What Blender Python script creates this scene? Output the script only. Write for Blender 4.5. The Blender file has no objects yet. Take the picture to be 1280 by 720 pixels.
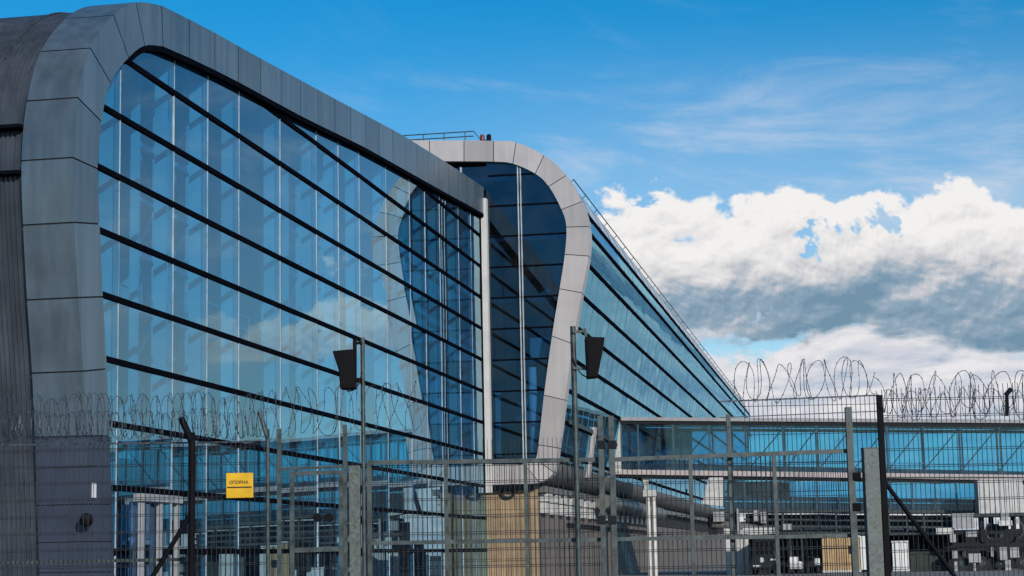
import bpy, bmesh, math, random
from mathutils import Vector as V, Matrix
random.seed(7)
R=math.radians; PI=math.pi
S=bpy.context.scene; COL=S.collection
# ------------------------------------------------------------------ camera
F=2300.0; CX=640.0; CY=360.0
PITCH=8.277824; YAW=10.395153; ROLL=-1.15
CAM=V((20.64856,-104.05317,1.6))
RM=(Matrix.Rotation(R(YAW),3,'Z')@Matrix.Rotation(R(90+PITCH),3,'X')@Matrix.Rotation(R(ROLL),3,'Z'))
cd=bpy.data.cameras.new('camera'); co=bpy.data.objects.new('camera',cd); COL.objects.link(co)
cd.sensor_width=36; cd.lens=F/1280*36; cd.clip_start=.1; cd.clip_end=9000
co.matrix_world=Matrix.Translation(CAM)@RM.to_4x4(); S.camera=co
RIGHT=V((math.cos(R(YAW)),math.sin(R(YAW)),0)); FWD=V((-math.sin(R(YAW)),math.cos(R(YAW)),0)); UP=V((0,0,1))
def ray(x,y): return RM@V(((x-CX)/F,-(y-CY)/F,-1))
def on(x,y,ax,val):                       # photo measurement -> point on an axis-aligned plane of the place
    d=ray(x,y); t=(val-CAM[ax])/d[ax]; return CAM+d*t
FD=22.0
def fp(x,y,D=FD):                         # ... on the vertical plane of the perimeter fence
    d=ray(x,y); t=D/d.dot(FWD); return CAM+d*t
# ------------------------------------------------------------------ materials
def srgb(r,g,b):
    f=lambda c:(c/12.92 if c<=.04045 else ((c+.055)/1.055)**2.4)
    return (f(r/255),f(g/255),f(b/255),1)
def newmat(name):
    m=bpy.data.materials.new(name); m.use_nodes=True; nt=m.node_tree; nt.nodes.clear()
    out=nt.nodes.new('ShaderNodeOutputMaterial'); return m,nt,out
def N(nt,t,**k):
    n=nt.nodes.new(t)
    for a,b in k.items():
        if a.startswith('i_'):
            key=a[2:]; key=int(key) if key.isdigit() else key.replace('_',' ')
            n.inputs[key].default_value=b
        else: setattr(n,a,b)
    return n
def pbr(name,col,rough=.5,metal=0,var=.12,scale=1.5,bump=0,bscale=30,streak=0,spec=.5,tone=False,col2=None):
    m,nt,out=newmat(name); L=nt.links.new
    b=N(nt,'ShaderNodeBsdfPrincipled'); b.inputs['Metallic'].default_value=metal; b.inputs['Specular IOR Level'].default_value=spec
    L(b.outputs[0],out.inputs[0])
    tc=N(nt,'ShaderNodeTexCoord'); n=N(nt,'ShaderNodeTexNoise',i_Scale=scale,i_Detail=6.0,i_Roughness=.65); L(tc.outputs['Object'],n.inputs['Vector'])
    c2=col2 or tuple(c*(1-3*var) for c in col[:3])+(1,)
    ramp=N(nt,'ShaderNodeValToRGB'); e=ramp.color_ramp.elements
    e[0].position=.3; e[0].color=c2; e[1].position=.7; e[1].color=tuple(min(1,c*(1+var)) for c in col[:3])+(1,)
    L(n.outputs[0],ramp.inputs[0]); last=ramp.outputs[0]
    if streak:
        mp=N(nt,'ShaderNodeMapping'); mp.inputs['Scale'].default_value=(1,1,.06); L(tc.outputs['Object'],mp.inputs[0])
        n2=N(nt,'ShaderNodeTexNoise',i_Scale=3.0,i_Detail=5.0); L(mp.outputs[0],n2.inputs['Vector'])
        r2=N(nt,'ShaderNodeMapRange',i_1=.35,i_2=.7,i_3=1-streak,i_4=1.0); L(n2.outputs[0],r2.inputs[0])
        mx=N(nt,'ShaderNodeMix',data_type='RGBA',blend_type='MULTIPLY'); mx.inputs[0].default_value=1
        L(last,mx.inputs[6]); L(r2.outputs[0],mx.inputs[7]); last=mx.outputs[2]
    if tone:                               # each cladding panel has its own slight tone
        at=N(nt,'ShaderNodeAttribute',attribute_name='tone')
        mx=N(nt,'ShaderNodeMix',data_type='RGBA',blend_type='MULTIPLY'); mx.inputs[0].default_value=1
        L(last,mx.inputs[6]); L(at.outputs['Fac'],mx.inputs[7]); last=mx.outputs[2]
    L(last,b.inputs['Base Color'])
    rr=N(nt,'ShaderNodeMapRange',i_1=.3,i_2=.7,i_3=max(.02,rough-.1),i_4=min(1,rough+.1)); L(n.outputs[0],rr.inputs[0]); L(rr.outputs[0],b.inputs['Roughness'])
    if bump:
        n3=N(nt,'ShaderNodeTexNoise',i_Scale=bscale,i_Detail=4.0); L(tc.outputs['Object'],n3.inputs['Vector'])
        bp=N(nt,'ShaderNodeBump',i_Strength=bump,i_Distance=.02); L(n3.outputs[0],bp.inputs['Height']); L(bp.outputs[0],b.inputs['Normal'])
    return m
def glass(name,tint,f0,f90=1.0,dirt=.04,gloss=(.92,.97,1,1),rough=0.0,wave=.0,pw=4.0):
    m,nt,out=newmat(name); L=nt.links.new
    tr=N(nt,'ShaderNodeBsdfTransparent'); tr.inputs[0].default_value=tint
    at=N(nt,'ShaderNodeAttribute',attribute_name='tone'); mt=N(nt,'ShaderNodeMix',data_type='RGBA',blend_type='MULTIPLY'); mt.inputs[0].default_value=1; mt.inputs[6].default_value=tint
    L(at.outputs['Fac'],mt.inputs[7]); L(mt.outputs[2],tr.inputs[0])
    gl=N(nt,'ShaderNodeBsdfGlossy'); gl.inputs['Color'].default_value=gloss; gl.inputs['Roughness'].default_value=rough
    lw=N(nt,'ShaderNodeLayerWeight'); lw.inputs['Blend'].default_value=.5
    pn=N(nt,'ShaderNodeMath',operation='POWER'); pn.inputs[1].default_value=pw; L(lw.outputs['Facing'],pn.inputs[0])
    mr=N(nt,'ShaderNodeMapRange',i_1=0.0,i_2=1.0,i_3=f0,i_4=f90); L(pn.outputs[0],mr.inputs[0])
    mx=N(nt,'ShaderNodeMixShader'); L(mr.outputs[0],mx.inputs[0]); L(tr.outputs[0],mx.inputs[1]); L(gl.outputs[0],mx.inputs[2])
    df=N(nt,'ShaderNodeBsdfDiffuse'); df.inputs[0].default_value=(.35,.42,.45,1)
    tc=N(nt,'ShaderNodeTexCoord'); n=N(nt,'ShaderNodeTexNoise',i_Scale=.7,i_Detail=5.0); L(tc.outputs['Object'],n.inputs['Vector'])
    r2=N(nt,'ShaderNodeMapRange',i_1=.35,i_2=.75,i_3=0.0,i_4=dirt*2); L(n.outputs[0],r2.inputs[0])
    m2=N(nt,'ShaderNodeMixShader'); L(r2.outputs[0],m2.inputs[0]); L(mx.outputs[0],m2.inputs[1]); L(df.outputs[0],m2.inputs[2])
    L(m2.outputs[0],out.inputs[0])
    if wave:
        n4=N(nt,'ShaderNodeTexNoise',i_Scale=.45,i_Detail=1.0); L(tc.outputs['Object'],n4.inputs['Vector'])
        bp=N(nt,'ShaderNodeBump',i_Strength=wave,i_Distance=.02); L(n4.outputs[0],bp.inputs['Height']); L(bp.outputs[0],gl.inputs['Normal'])
    return m
M={}
M['hall_panel']=pbr('hall_panel',(.175,.235,.28,1),.36,.4,.09,.35,bump=.03,bscale=2,streak=.28,tone=True)
M['plinth']=pbr('plinth',(.058,.074,.115,1),.55,.1,.1,.4,streak=.2,tone=True)
M['pale_panel']=pbr('pale_panel',(.55,.51,.50,1),.5,.1,.05,.3,bump=.02,bscale=2,streak=.12,tone=True)
M['gap']=pbr('gap',(.015,.016,.02,1),.8)
M['ribbed']=pbr('ribbed',(.10,.118,.145,1),.45,.3,.12,.5,streak=.35)
M['roof']=pbr('roof',(.30,.31,.33,1),.45,.4,.1,.3,streak=.2)
M['bar']=pbr('bar',(.005,.006,.010,1),.9,0,spec=0)
M['mullion']=pbr('mullion',(.60,.64,.66,1),.4,.1)
M['fin']=pbr('fin',(.05,.11,.14,1),.5,.1)
M['fin2']=pbr('fin2',(.11,.23,.29,1),.5,.1)
M['edge_cloud_reflection']=pbr('edge_cloud_reflection',(.70,.70,.71,1),.4,.1,.05,.6,streak=.2)  # white painted for the clouds mirrored in the curved glass edge
M['post_white']=pbr('post_white',(.72,.71,.69,1),.5,0,.05,1,streak=.1)
M['glass_hall']=glass('glass_hall',(.19,.60,.86,1),.09,.97,.025,gloss=(.56,.86,1,1),wave=.003,pw=2.8)
M['glass_roof']=glass('glass_roof',(.75,.86,.92,1),.05,.9,.02)
M['glass_mouth']=glass('glass_mouth',(.20,.46,.72,1),.09,.95,.015,gloss=(.42,.72,1,1),wave=.002)
M['glass_wing']=glass('glass_wing',(.16,.45,.60,1),.20,.85,.05,gloss=(.34,.74,.95,1),wave=.012)
M['glass_bridge']=glass('glass_bridge',(.25,.68,.86,1),.06,.9,.05,gloss=(.6,.92,1,1))
M['int_wall']=pbr('int_wall',(.10,.20,.29,1),.8,0,.1,.4)
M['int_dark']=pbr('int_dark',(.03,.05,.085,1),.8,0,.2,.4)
M['end_lining']=pbr('end_lining',(.03,.09,.15,1),.8,0,.2,.6)
M['int_pale']=pbr('int_pale',(.32,.42,.44,1),.7,0,.12,.6)
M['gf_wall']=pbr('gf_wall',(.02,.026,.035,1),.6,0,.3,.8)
M['int_white']=pbr('int_white',(.78,.80,.80,1),.6,0,.05,1)
M['int_slab']=pbr('int_slab',(.22,.27,.32,1),.8,0,.1,.4)
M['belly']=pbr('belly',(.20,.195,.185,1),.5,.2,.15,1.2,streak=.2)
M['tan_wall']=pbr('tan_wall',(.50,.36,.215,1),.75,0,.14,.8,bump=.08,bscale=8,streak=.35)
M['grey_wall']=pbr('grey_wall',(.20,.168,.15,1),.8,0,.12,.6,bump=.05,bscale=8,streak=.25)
M['steel_white']=pbr('steel_white',(.68,.67,.64,1),.5,.1,.08,2,streak=.15)
M['steel_grey']=pbr('steel_grey',(.42,.42,.43,1),.5,.1,.08,2,streak=.15)
M['steel_pink']=pbr('steel_pink',(.58,.50,.49,1),.5,.1,.08,2,streak=.15)
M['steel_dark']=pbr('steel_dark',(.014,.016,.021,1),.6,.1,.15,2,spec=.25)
M['galv']=pbr('galv',(.075,.098,.10,1),.5,.3,.26,7,bump=.05,bscale=60,streak=.1)
M['galv_spangle']=pbr('galv_spangle',(.135,.16,.15,1),.55,.25,.22,26,bump=.08,bscale=90)
M['wire']=pbr('wire',(.06,.07,.08,1),.5,.3,.2,20)
M['razor']=pbr('razor',(.07,.085,.11,1),.45,.3,.2,20)
M['dark_paint']=pbr('dark_paint',(.007,.007,.010,1),.7,0,.2,8,spec=.1)
M['black']=pbr('black',(.008,.008,.009,1),.7,0,.2,6,spec=.1)
M['yellow']=pbr('yellow',(.80,.46,.008,1),.45,0,.06,6)
M['ink']=pbr('ink',(.02,.015,.01,1),.6)
M['white']=pbr('white',(.78,.78,.76,1),.5,0,.04,3)
M['rubber']=pbr('rubber',(.02,.02,.02,1),.8,0,.2,8)
M['red']=pbr('red',(.22,.02,.03,1),.4)
M['tan_box']=pbr('tan_box',(.60,.40,.20,1),.6,.1,.08,1.5,streak=.25)
M['dark_green']=pbr('dark_green',(.028,.04,.030,1),.7,0,.2,2)
M['van']=pbr('van',(.012,.013,.018,1),.3,0,.1,2)
M['tyre']=M['rubber']
M['asphalt']=pbr('asphalt',(.055,.056,.06,1),.9,0,.18,.35,bump=.2,bscale=40)
M['concrete']=pbr('concrete',(.24,.235,.22,1),.85,0,.12,.3,bump=.1,bscale=30)
M['grass']=pbr('grass',(.055,.075,.03,1),.95,0,.25,.6,bump=.4,bscale=25)
M['lens']=pbr('lens',(.6,.62,.6,1),.2)
# ------------------------------------------------------------------ mesh builder
class MB:
    def __init__(s): s.v=[]; s.f=[]; s.sm=[]; s.tone=[]
    def add(s,vs,fs,smooth=False,tone=1.0):
        o=len(s.v); s.v+= [V(p) for p in vs]; s.f+=[tuple(i+o for i in q) for q in fs]; s.sm+=[smooth]*len(fs); s.tone+=[tone]*len(fs); return s
    def hexa(s,p,tone=1.0):                # 8 points: bottom ring then top ring
        return s.add(p,[(0,3,2,1),(4,5,6,7),(0,1,5,4),(1,2,6,5),(2,3,7,6),(3,0,4,7)],tone=tone)
    def box(s,a,b,tone=1.0):
        x0,x1=sorted((a[0],b[0])); y0,y1=sorted((a[1],b[1])); z0,z1=sorted((a[2],b[2]))
        return s.hexa([(x0,y0,z0),(x1,y0,z0),(x1,y1,z0),(x0,y1,z0),(x0,y0,z1),(x1,y0,z1),(x1,y1,z1),(x0,y1,z1)],tone)
    def beam(s,p,q,w,d=None,up=UP):
        p=V(p);q=V(q);d=d or w; t=(q-p).normalized()
        sd=t.cross(V(up)); 
        if sd.length<1e-4: sd=t.cross(RIGHT)
        sd.normalize(); u=sd.cross(t).normalized(); a=sd*w/2; b=u*d/2
        return s.hexa([p-a-b,p+a-b,p+a+b,p-a+b,q-a-b,q+a-b,q+a+b,q-a+b])
    def tube(s,p,q,r,n=10,r2=None): return s.path([p,q],r,n,r2)
    def path(s,pts,r,n=8,r2=None,cap=True):
        pts=[V(p) for p in pts]; vs=[];fs=[]; m=len(pts); prev=None
        for i,p in enumerate(pts):
            t=(pts[min(i+1,m-1)]-pts[max(i-1,0)]).normalized()
            if prev is None:
                a=t.cross(UP); a=a if a.length>.01 else t.cross(RIGHT)
            else: a=prev-t*prev.dot(t)
            a.normalize(); prev=a; b=t.cross(a)
            rr=r if r2 is None else r+(r2-r)*i/(m-1)
            for k in range(n):
                w=2*PI*k/n; vs.append(p+a*math.cos(w)*rr+b*math.sin(w)*rr)
        for i in range(m-1):
            for k in range(n): fs.append((i*n+k,i*n+(k+1)%n,(i+1)*n+(k+1)%n,(i+1)*n+k))
        s.add(vs,fs,smooth=n>4)
        if cap: s.add([vs[k] for k in range(n)],[tuple(range(n))]); s.add([vs[(m-1)*n+k] for k in range(n)],[tuple(range(n))])
        return s
    def prism(s,poly,d,tone=1.0):          # closed polygon (3D points) pushed along vector d
        n=len(poly); d=V(d); vs=[V(p) for p in poly]+[V(p)+d for p in poly]
        return s.add(vs,[tuple(range(n)),tuple(range(2*n-1,n-1,-1))]+[(i,(i+1)%n,n+(i+1)%n,n+i) for i in range(n)],tone=tone)
    def ball(s,c,r,n=10):
        c=V(c); vs=[];fs=[]
        for i in range(n+1):
            t=PI*i/n
            for k in range(2*n): w=PI*k/n; vs.append(c+V((math.sin(t)*math.cos(w),math.sin(t)*math.sin(w),math.cos(t)))*r)
        for i in range(n):
            for k in range(2*n): fs.append((i*2*n+k,(i+1)*2*n+k,(i+1)*2*n+(k+1)%(2*n),i*2*n+(k+1)%(2*n)))
        return s.add(vs,fs,True)
    def build(s,name,mat,parent=None,label=None,kind=None,bevel=0):
        off=V((0,0,0)); q=parent
        while q is not None: off+=q.location; q=q.parent
        me=bpy.data.meshes.new(name); me.from_pydata([tuple(p-off) for p in s.v],[],s.f)
        me.polygons.foreach_set('use_smooth',s.sm)
        at=me.attributes.new('tone','FLOAT','FACE'); at.data.foreach_set('value',s.tone)
        bm=bmesh.new(); bm.from_mesh(me); bmesh.ops.recalc_face_normals(bm,faces=bm.faces)
        if bevel: bmesh.ops.bevel(bm,geom=[e for e in bm.edges if len(e.link_faces)==2 and e.calc_face_angle(0)>.6],offset=bevel,segments=2,affect='EDGES',profile=.6)
        bm.to_mesh(me); bm.free()
        me.materials.append(mat); o=bpy.data.objects.new(name,me); COL.objects.link(o); o.parent=parent
        if label: o['label']=label
        if kind: o['kind']=kind
        return o
def thing(name,label,cat,loc,group=None):
    o=bpy.data.objects.new(name,None); COL.objects.link(o); o.location=V(loc); o.empty_display_size=.3
    o['label']=label; o['category']=cat
    if group: o['group']=group
    return o
def tag(o,label,cat,group=None):
    o['label']=label; o['category']=cat
    if group: o['group']=group
    return o
def catmull(p,n=6):
    out=[]; m=len(p)
    for i in range(m-1):
        a=p[max(i-1,0)];b=p[i];c=p[i+1];d=p[min(i+2,m-1)]
        for k in range(n):
            t=k/n
            out.append(tuple(.5*((2*b[j])+(-a[j]+c[j])*t+(2*a[j]-5*b[j]+4*c[j]-d[j])*t*t+(-a[j]+3*b[j]-3*c[j]+d[j])*t**3) for j in range(len(b))))
    out.append(tuple(p[-1])); return out
def clip(poly,a,b,c):                     # keep a*x+b*y<=c
    out=[];n=len(poly)
    for i in range(n):
        p=poly[i];q=poly[(i+1)%n]; dp=a*p[0]+b*p[1]-c; dq=a*q[0]+b*q[1]-c
        if dp<=0: out.append(p)
        if dp*dq<0: t=dp/(dp-dq); out.append((p[0]+(q[0]-p[0])*t,p[1]+(q[1]-p[1])*t))
    return out
def spans(contour,z,ax):                  # extent of a closed 2-D outline at a given height (ax 1) or station (ax 0)
    xs=[];n=len(contour);o=1-ax
    for i in range(n):
        p=contour[i];q=contour[(i+1)%n]
        if (p[ax]-z)*(q[ax]-z)<0: t=(z-p[ax])/(q[ax]-p[ax]); xs.append(p[o]+(q[o]-p[o])*t)
    return (min(xs),max(xs)) if len(xs)>1 else None
LV=[3.75+1.818*k for k in range(-1,13)]   # glazing bar heights shared by the whole terminal

# ------------------------------------------------------------------ setting
def sheet(name,x0,y0,x1,y1,z,mat):
    m=MB(); m.add([(x0,y0,z),(x1,y0,z),(x1,y1,z),(x0,y1,z)],[(0,1,2,3)]); return m.build(name,mat,kind='structure')
sheet('ground',-4000,-4000,4000,4500,0,M['grass'])
sheet('apron',-15,-95,140,420,.004,M['concrete'])
sheet('road',-60,-140,160,-78,.008,M['asphalt'])

# ------------------------------------------------------------------ terminal
T=thing('terminal_building','grey and blue glass airport terminal with loop shaped metal frames and a long receding wing','terminal',(0,0,0))
# --- hall frame: outline pairs (outer edge, glass edge) measured on the plane of the glass front x=0
HP=[((114,790),(147,790)),((113,715),(143,715)),((107.5,545),(137,545)),((104,464),(133.5,461)),((98,372),(128.5,371)),((93,278),(124.5,280)),
    ((91,197),(122,211)),((97,122),(127,152)),((113,60),(138,103)),((142,19),(161,72)),((170,3),(181,57)),((202,7),(204,58))]
def yz(px): p=on(px[0],px[1],0,0); return (p.y,p.z)
out2=[yz(a) for a,b in HP]; in2=[yz(b) for a,b in HP]
nseg=8
O=catmull(out2,nseg); I=catmull(in2,nseg)
seams=[k*nseg for k in range(len(HP))]
# fascia: straight panels along the rising roof edge
FO=[yz(q) for q in [(202,7),(260,36),(320,70),(425,127),(500,167),(550,198),(602,232),(606,236)]]
FI=[yz(q) for q in [(204,58),(250,78),(300,103.5),(380,147),(455,183.5),(550,237),(612,271),(614,272)]]
def interp(pl,y):
    for a,b in zip(pl,pl[1:]):
        if a[0]<=y<=b[0]: return a[1]+(b[1]-a[1])*(y-a[0])/(b[0]-a[0])
    return pl[-1][1] if y>pl[-1][0] else pl[0][1]
y=O[-1][0]; st=[y]
while y<-.2:
    y=min(y+2.45,0.0); 
    if y>-1.2: y=0.0
    st.append(y)
for k,y in enumerate(st[1:]):
    O.append((y,interp(FO,y))); I.append((max(y,I[-1][0]+.05),interp(FI,y))); seams.append(len(O)-1)
DEPTH=1.5
def loop(pairs_o,pairs_i,seams,P,depth,gap,rng,front,inner,outer_core,mat,parent,name,corelabel=None):
    # cladding panels with open joints over a dark core
    mb=MB(); core=MB()
    for s0,s1 in zip(seams,seams[1:]):
        t=rng.uniform(.80,1.10); n=s1-s0+1
        po=[pairs_o[i] for i in range(s0,s1+1)]; pi=[pairs_i[i] for i in range(s0,s1+1)]
        def trim(pp):
            pp=[V((*p,0)) for p in pp]
            a=(pp[1]-pp[0]); b=(pp[-2]-pp[-1]); pp[0]=pp[0]+a.normalized()*gap/2; pp[-1]=pp[-1]+b.normalized()*gap/2; return [(p.x,p.y) for p in pp]
        po=trim(po); pi=trim(pi); m=len(po)
        vs=[P(p,0) for p in po]+[P(p,0) for p in pi]+[P(p,depth) for p in po]+[P(p,inner) for p in pi]
        fs=[]
        for i in range(m-1):
            fs+=[(i,i+1,m+i+1,m+i)]
        mb.add(vs[:2*m],[(i,i+1,m+i+1,m+i) for i in range(m-1)],False,t)
        t2=rng.uniform(.9,1.04)
        mb.add(vs[:m]+vs[2*m:3*m],[(i,m+i,m+i+1,i+1) for i in range(m-1)],True,t2)
        mb.add(vs[m:2*m]+vs[3*m:4*m],[(i,i+1,m+i+1,m+i) for i in range(m-1)],True,t)
    # core just below the cladding
    n=seams[-1]-seams[0]+1; e=.03; vs=[]
    for i in range(seams[0],seams[-1]+1):
        o=V((*pairs_o[i],0)); q=V((*pairs_i[i],0)); d=(q-o).normalized()*e; o2=o+d; q2=q-d
        vs+=[P(o2,e),P(q2,e),P(q2,max(inner,e)+.02),P(o2,depth-.01)]
    fs=[]
    for i in range(n-1):
        for k in range(4): fs.append((4*i+k,4*i+(k+1)%4,4*i+4+(k+1)%4,4*i+4+k))
    core.add(vs,fs)
    o=mb.build(name,mat,parent); core.build('frame_core',M['gap'],o); return o
hall_frame=loop(O,I,seams[2:],lambda p,d:V((-d,p[0],p[1])),DEPTH,.045,random.Random(3),None,.45,None,M['hall_panel'],T,'loop_frame')
loop(O,I,list(range(0,2*nseg+1,2)),lambda p,d:V((-d,p[0],p[1])),DEPTH,.03,random.Random(4),None,.45,None,M['plinth'],T,'frame_plinth')
hall_frame['label']='grey metal loop frame edging the hall glass at left'
# small fittings on the frame leg
p=on(117,613,0,0); MB().box((.0,p.y-.12,p.z-.2),(.03,p.y+.12,p.z+.2)).build('name_plate',M['white'],hall_frame)
p=on(106,650,0,0); MB().ball((.05,p.y,p.z),.19).box((-.02,p.y-.1,p.z-.1),(.05,p.y+.1,p.z+.1)).build('camera_dome',M['black'],hall_frame)
# --- ribbed side wall sweeping up into the roof
prof=[(a[0],a[1]) for a in O]
cen=V((-30,9))
insp=[]
for i,p in enumerate(prof):
    a=V(prof[max(i-1,0)]); b=V(prof[min(i+1,len(prof)-1)]); t=(b-a).normalized(); nrm=V((t.y,-t.x)) # points inside (right of travel)
    insp.append(((V(p)+nrm*.16),nrm))
def sweep(xs,ds,sub):
    m=MB(); vs=[];fs=[]; k=len(xs)
    for q,nr in sub:
        for x,d in zip(xs,ds): w=q+nr*d; vs.append((x,w.x,w.y))
    for i in range(len(sub)-1):
        for j in range(k-1): fs.append((i*k+j,i*k+j+1,(i+1)*k+j+1,(i+1)*k+j))
    return m.add(vs,fs)
xs=[];ds=[];x=-DEPTH+.06
while x>-9:
    xs+=[x,x-.055,x-.07,x-.125]; ds+=[0,0,.05,.05]; x-=.14
xs+=[-9.3,-45]; ds+=[0,0]
cut=max(i for i in range(len(insp)) if i<=seams[11])
sweep(xs,ds,insp[:seams[10]+3]).build('ribbed_wall',M['ribbed'],T,label='dark ribbed metal side wall curving into the roof')
sweep([-DEPTH+.06,-45],[.03,.03],insp[seams[10]+2:]).build('roof',M['roof'],T,label='sloping metal roof of the glass hall')
m=MB()
for zz in (12.25,13.55):
    m.box((-DEPTH-.02,-57.9+.05,zz),(-9,-57.4,zz+.10))
m.build('trim_band',M['bar'],T)
# roof edge cap along the profile (dark seams on the roof side)
m=MB(); m.path([(-2.6,w.x-nr.x*.02,w.y-nr.y*.02) for w,nr in insp[seams[8]:]],.03,6); m.build('roof_seam',M['galv'],T)
# --- hall glass
contour=[(p[0],p[1]) for p in I]
contour=[(I[0][0],.0)]+contour+[(.25,I[-1][1]),(.25,.0)]
MU=[-53.92,-49.55,-46.43,-43.22,-38.48,-33.68,-30.46,-27.1,-22.37,-17.74,-14.43,-11.05,-6.37,-3.0]
GX=-.22
def inside_poly(poly,cont):
    # clip cell by the outline (treated as convex)
    n=len(cont); area=sum(cont[i][0]*cont[(i+1)%n][1]-cont[(i+1)%n][0]*cont[i][1] for i in range(n)); sg=1 if area>0 else -1
    for i in range(n):
        p=cont[i];q=cont[(i+1)%n]; a=(q[1]-p[1])*sg; b=-(q[0]-p[0])*sg
        if abs(a)+abs(b)<1e-6: continue
        poly=clip(poly,a,b,a*p[0]+b*p[1])
        if len(poly)<3: return []
    return poly
def hull(pts):
    pts=sorted(set(pts)); lo=[];up=[]
    cr=lambda o,a,b:(a[0]-o[0])*(b[1]-o[1])-(a[1]-o[1])*(b[0]-o[0])
    for p in pts:
        while len(lo)>1 and cr(lo[-2],lo[-1],p)<=0: lo.pop()
        lo.append(p)
    for p in reversed(pts):
        while len(up)>1 and cr(up[-2],up[-1],p)<=0: up.pop()
        up.append(p)
    return lo[:-1]+up[:-1]
HC=hull(contour)
rg=random.Random(11)
def panes(mus,levels,cont,P,tilt,extra=0):
    mb=MB()
    for y0,y1 in zip(mus,mus[1:]):
        tc_=rg.uniform(.80,1.0)
        for z0,z1 in zip(levels,levels[1:]):
            c=inside_poly([(y0,z0),(y1,z0),(y1,z1),(y0,z1)],cont)
            if len(c)<3: continue
            ty=rg.gauss(0,tilt); tz=rg.gauss(0,tilt); my=(y0+y1)/2; mz=(z0+z1)/2
            mb.add([P(a,b,(a-my)*ty+(b-mz)*tz) for a,b in c],[tuple(range(len(c)))],tone=tc_*rg.uniform(.85,1.0))
    return mb
G=panes([-57]+MU+[.25],[0]+LV,HC,lambda a,b,d:V((GX+d,a,b)),.0034).build('glass_wall',M['glass_hall'],T,label='tall blue glass wall of the hall with rows of dark bars')
for z in LV:
    sp=spans(HC,z,1)
    if not sp: continue
    a,b=sp; MB().box((GX-.05,a-.1,z-.085),(GX+.05,min(b,-.02),z+.085)).build('glazing_bar',M['bar'],G)
for y in MU:
    sp=spans(HC,y,0)
    if sp: MB().box((GX-.16,y-.024,.05),(GX+.012,y+.028,sp[1]-.02)).build('mullion',M['mullion'],G)
# dark shadow gap trim under the fascia
m=MB(); q=[V((GX+.12,p[0],p[1]-.12)) for p in I[seams[9]:]]
for a,b in zip(q,q[1:]): m.beam(a,b,.16,.22,up=V((1,0,0)))
m.build('edge_trim',M['bar'],G)
MB().box((-.16,-.22,5.2),(.16,.28,22.35)).build('corner_post',M['post_white'],T,label='white corner post between the two glass walls')
# --- hall interior
m=MB()
for y in MU[:-1]:
    sp=spans(HC,y,0); MB().box((-.85,y-.05,5.25),(-.45,y+.08,sp[1]-.4)).build('interior_fin',M['int_white'],T)
for (ya,yb) in [(-48.9,-47.0),(-45.9,-43.9),(-32.9,-31.0),(-29.8,-27.7),(-16.9,-15.0),(-13.8,-11.7)]:
    top=spans(HC,(ya+yb)/2,0)[1]-.6; m=MB()
    for yy in (ya,yb): m.box((-1.9,yy-.10,5.25),(-1.65,yy+.10,top))
    z=6.0;k=0
    while z+1.82<top:
        m.beam((-1.78,ya,z),(-1.78,yb,z),.14)
        m.beam((-1.78,ya if k%2 else yb,z),(-1.78,yb if k%2 else ya,z+1.82),.07); z+=1.82;k+=1
    m.build('interior_truss',M['int_white'],T)
for z in (5.2,10.7): MB().box((-14,-55,z-.35),(-4.2,-.4,z)).build('interior_floor',M['int_slab'],T)
for z in (5.2,10.7):
    m=MB()
    for h in (.55,1.1): m.tube((-4.3,-54.5,z+h),(-4.3,-.6,z+h),.035,6)
    for y in range(-54,0,3): m.tube((-4.3,y,z),(-4.3,y,z+1.1),.03,6)
    m.build('interior_railing',M['mullion'],T)
MB().prism([(-14.3,-56.5,0),(-14.3,-.4,0)]+[(-14.3,p[0],p[1]-.35) for p in reversed(O[seams[7]:]) if -56.5<p[0]<-.4]+[(-14.3,-56.5,13)],(.3,0,0)).build('interior_wall',M['int_wall'],T); MB().box((-14.6,-.35,0),(-.6,-.15,22.5)).build('interior_wall',M['int_wall'],T)
for y in range(-52,-2,6): MB().box((-8.3,y-.3,0),(-7.7,y+.3,19)).build('interior_column',M['int_white'],T)
# ceiling beams
for y in MU: MB().beam((-1.5,y+1.2,spans(HC,y,0)[1]-.3),(-14,y+1.2,spans(HC,y,0)[1]+.1),.25,.5).build('ceiling_beam',M['int_white'],T)
# entrance vestibule
a=on(165,619,0,.5); b=on(215,628,0,.5)
PO=thing('x','x','x',(0,0,0)); bpy.data.objects.remove(PO)
m=MB(); xx=.0
zt=on(190,619,0,.5).z; zb=on(190,628,0,.5).z
m.box((.55,a.y,zb),(.85,b.y,zt))
for px,w in ((168,.20),(191,.18),(212.5,.20)):
    c=on(px,660,0,.5).y; m.box((.64,c-w/2,0),(.76,c+w/2,zb+.01))
EP=m.build('entrance_portal',M['steel_grey'],T,label='pale metal portal of the ground floor entrance')
MB().box((.3,a.y+.3,0),(.34,b.y-.3,zb)).build('door_glass',M['glass_mouth'],EP)
MB().box((-1.1,-54.6,0),(-.95,-.6,4.6)).build('ground_floor_wall',M['gf_wall'],T)
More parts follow.
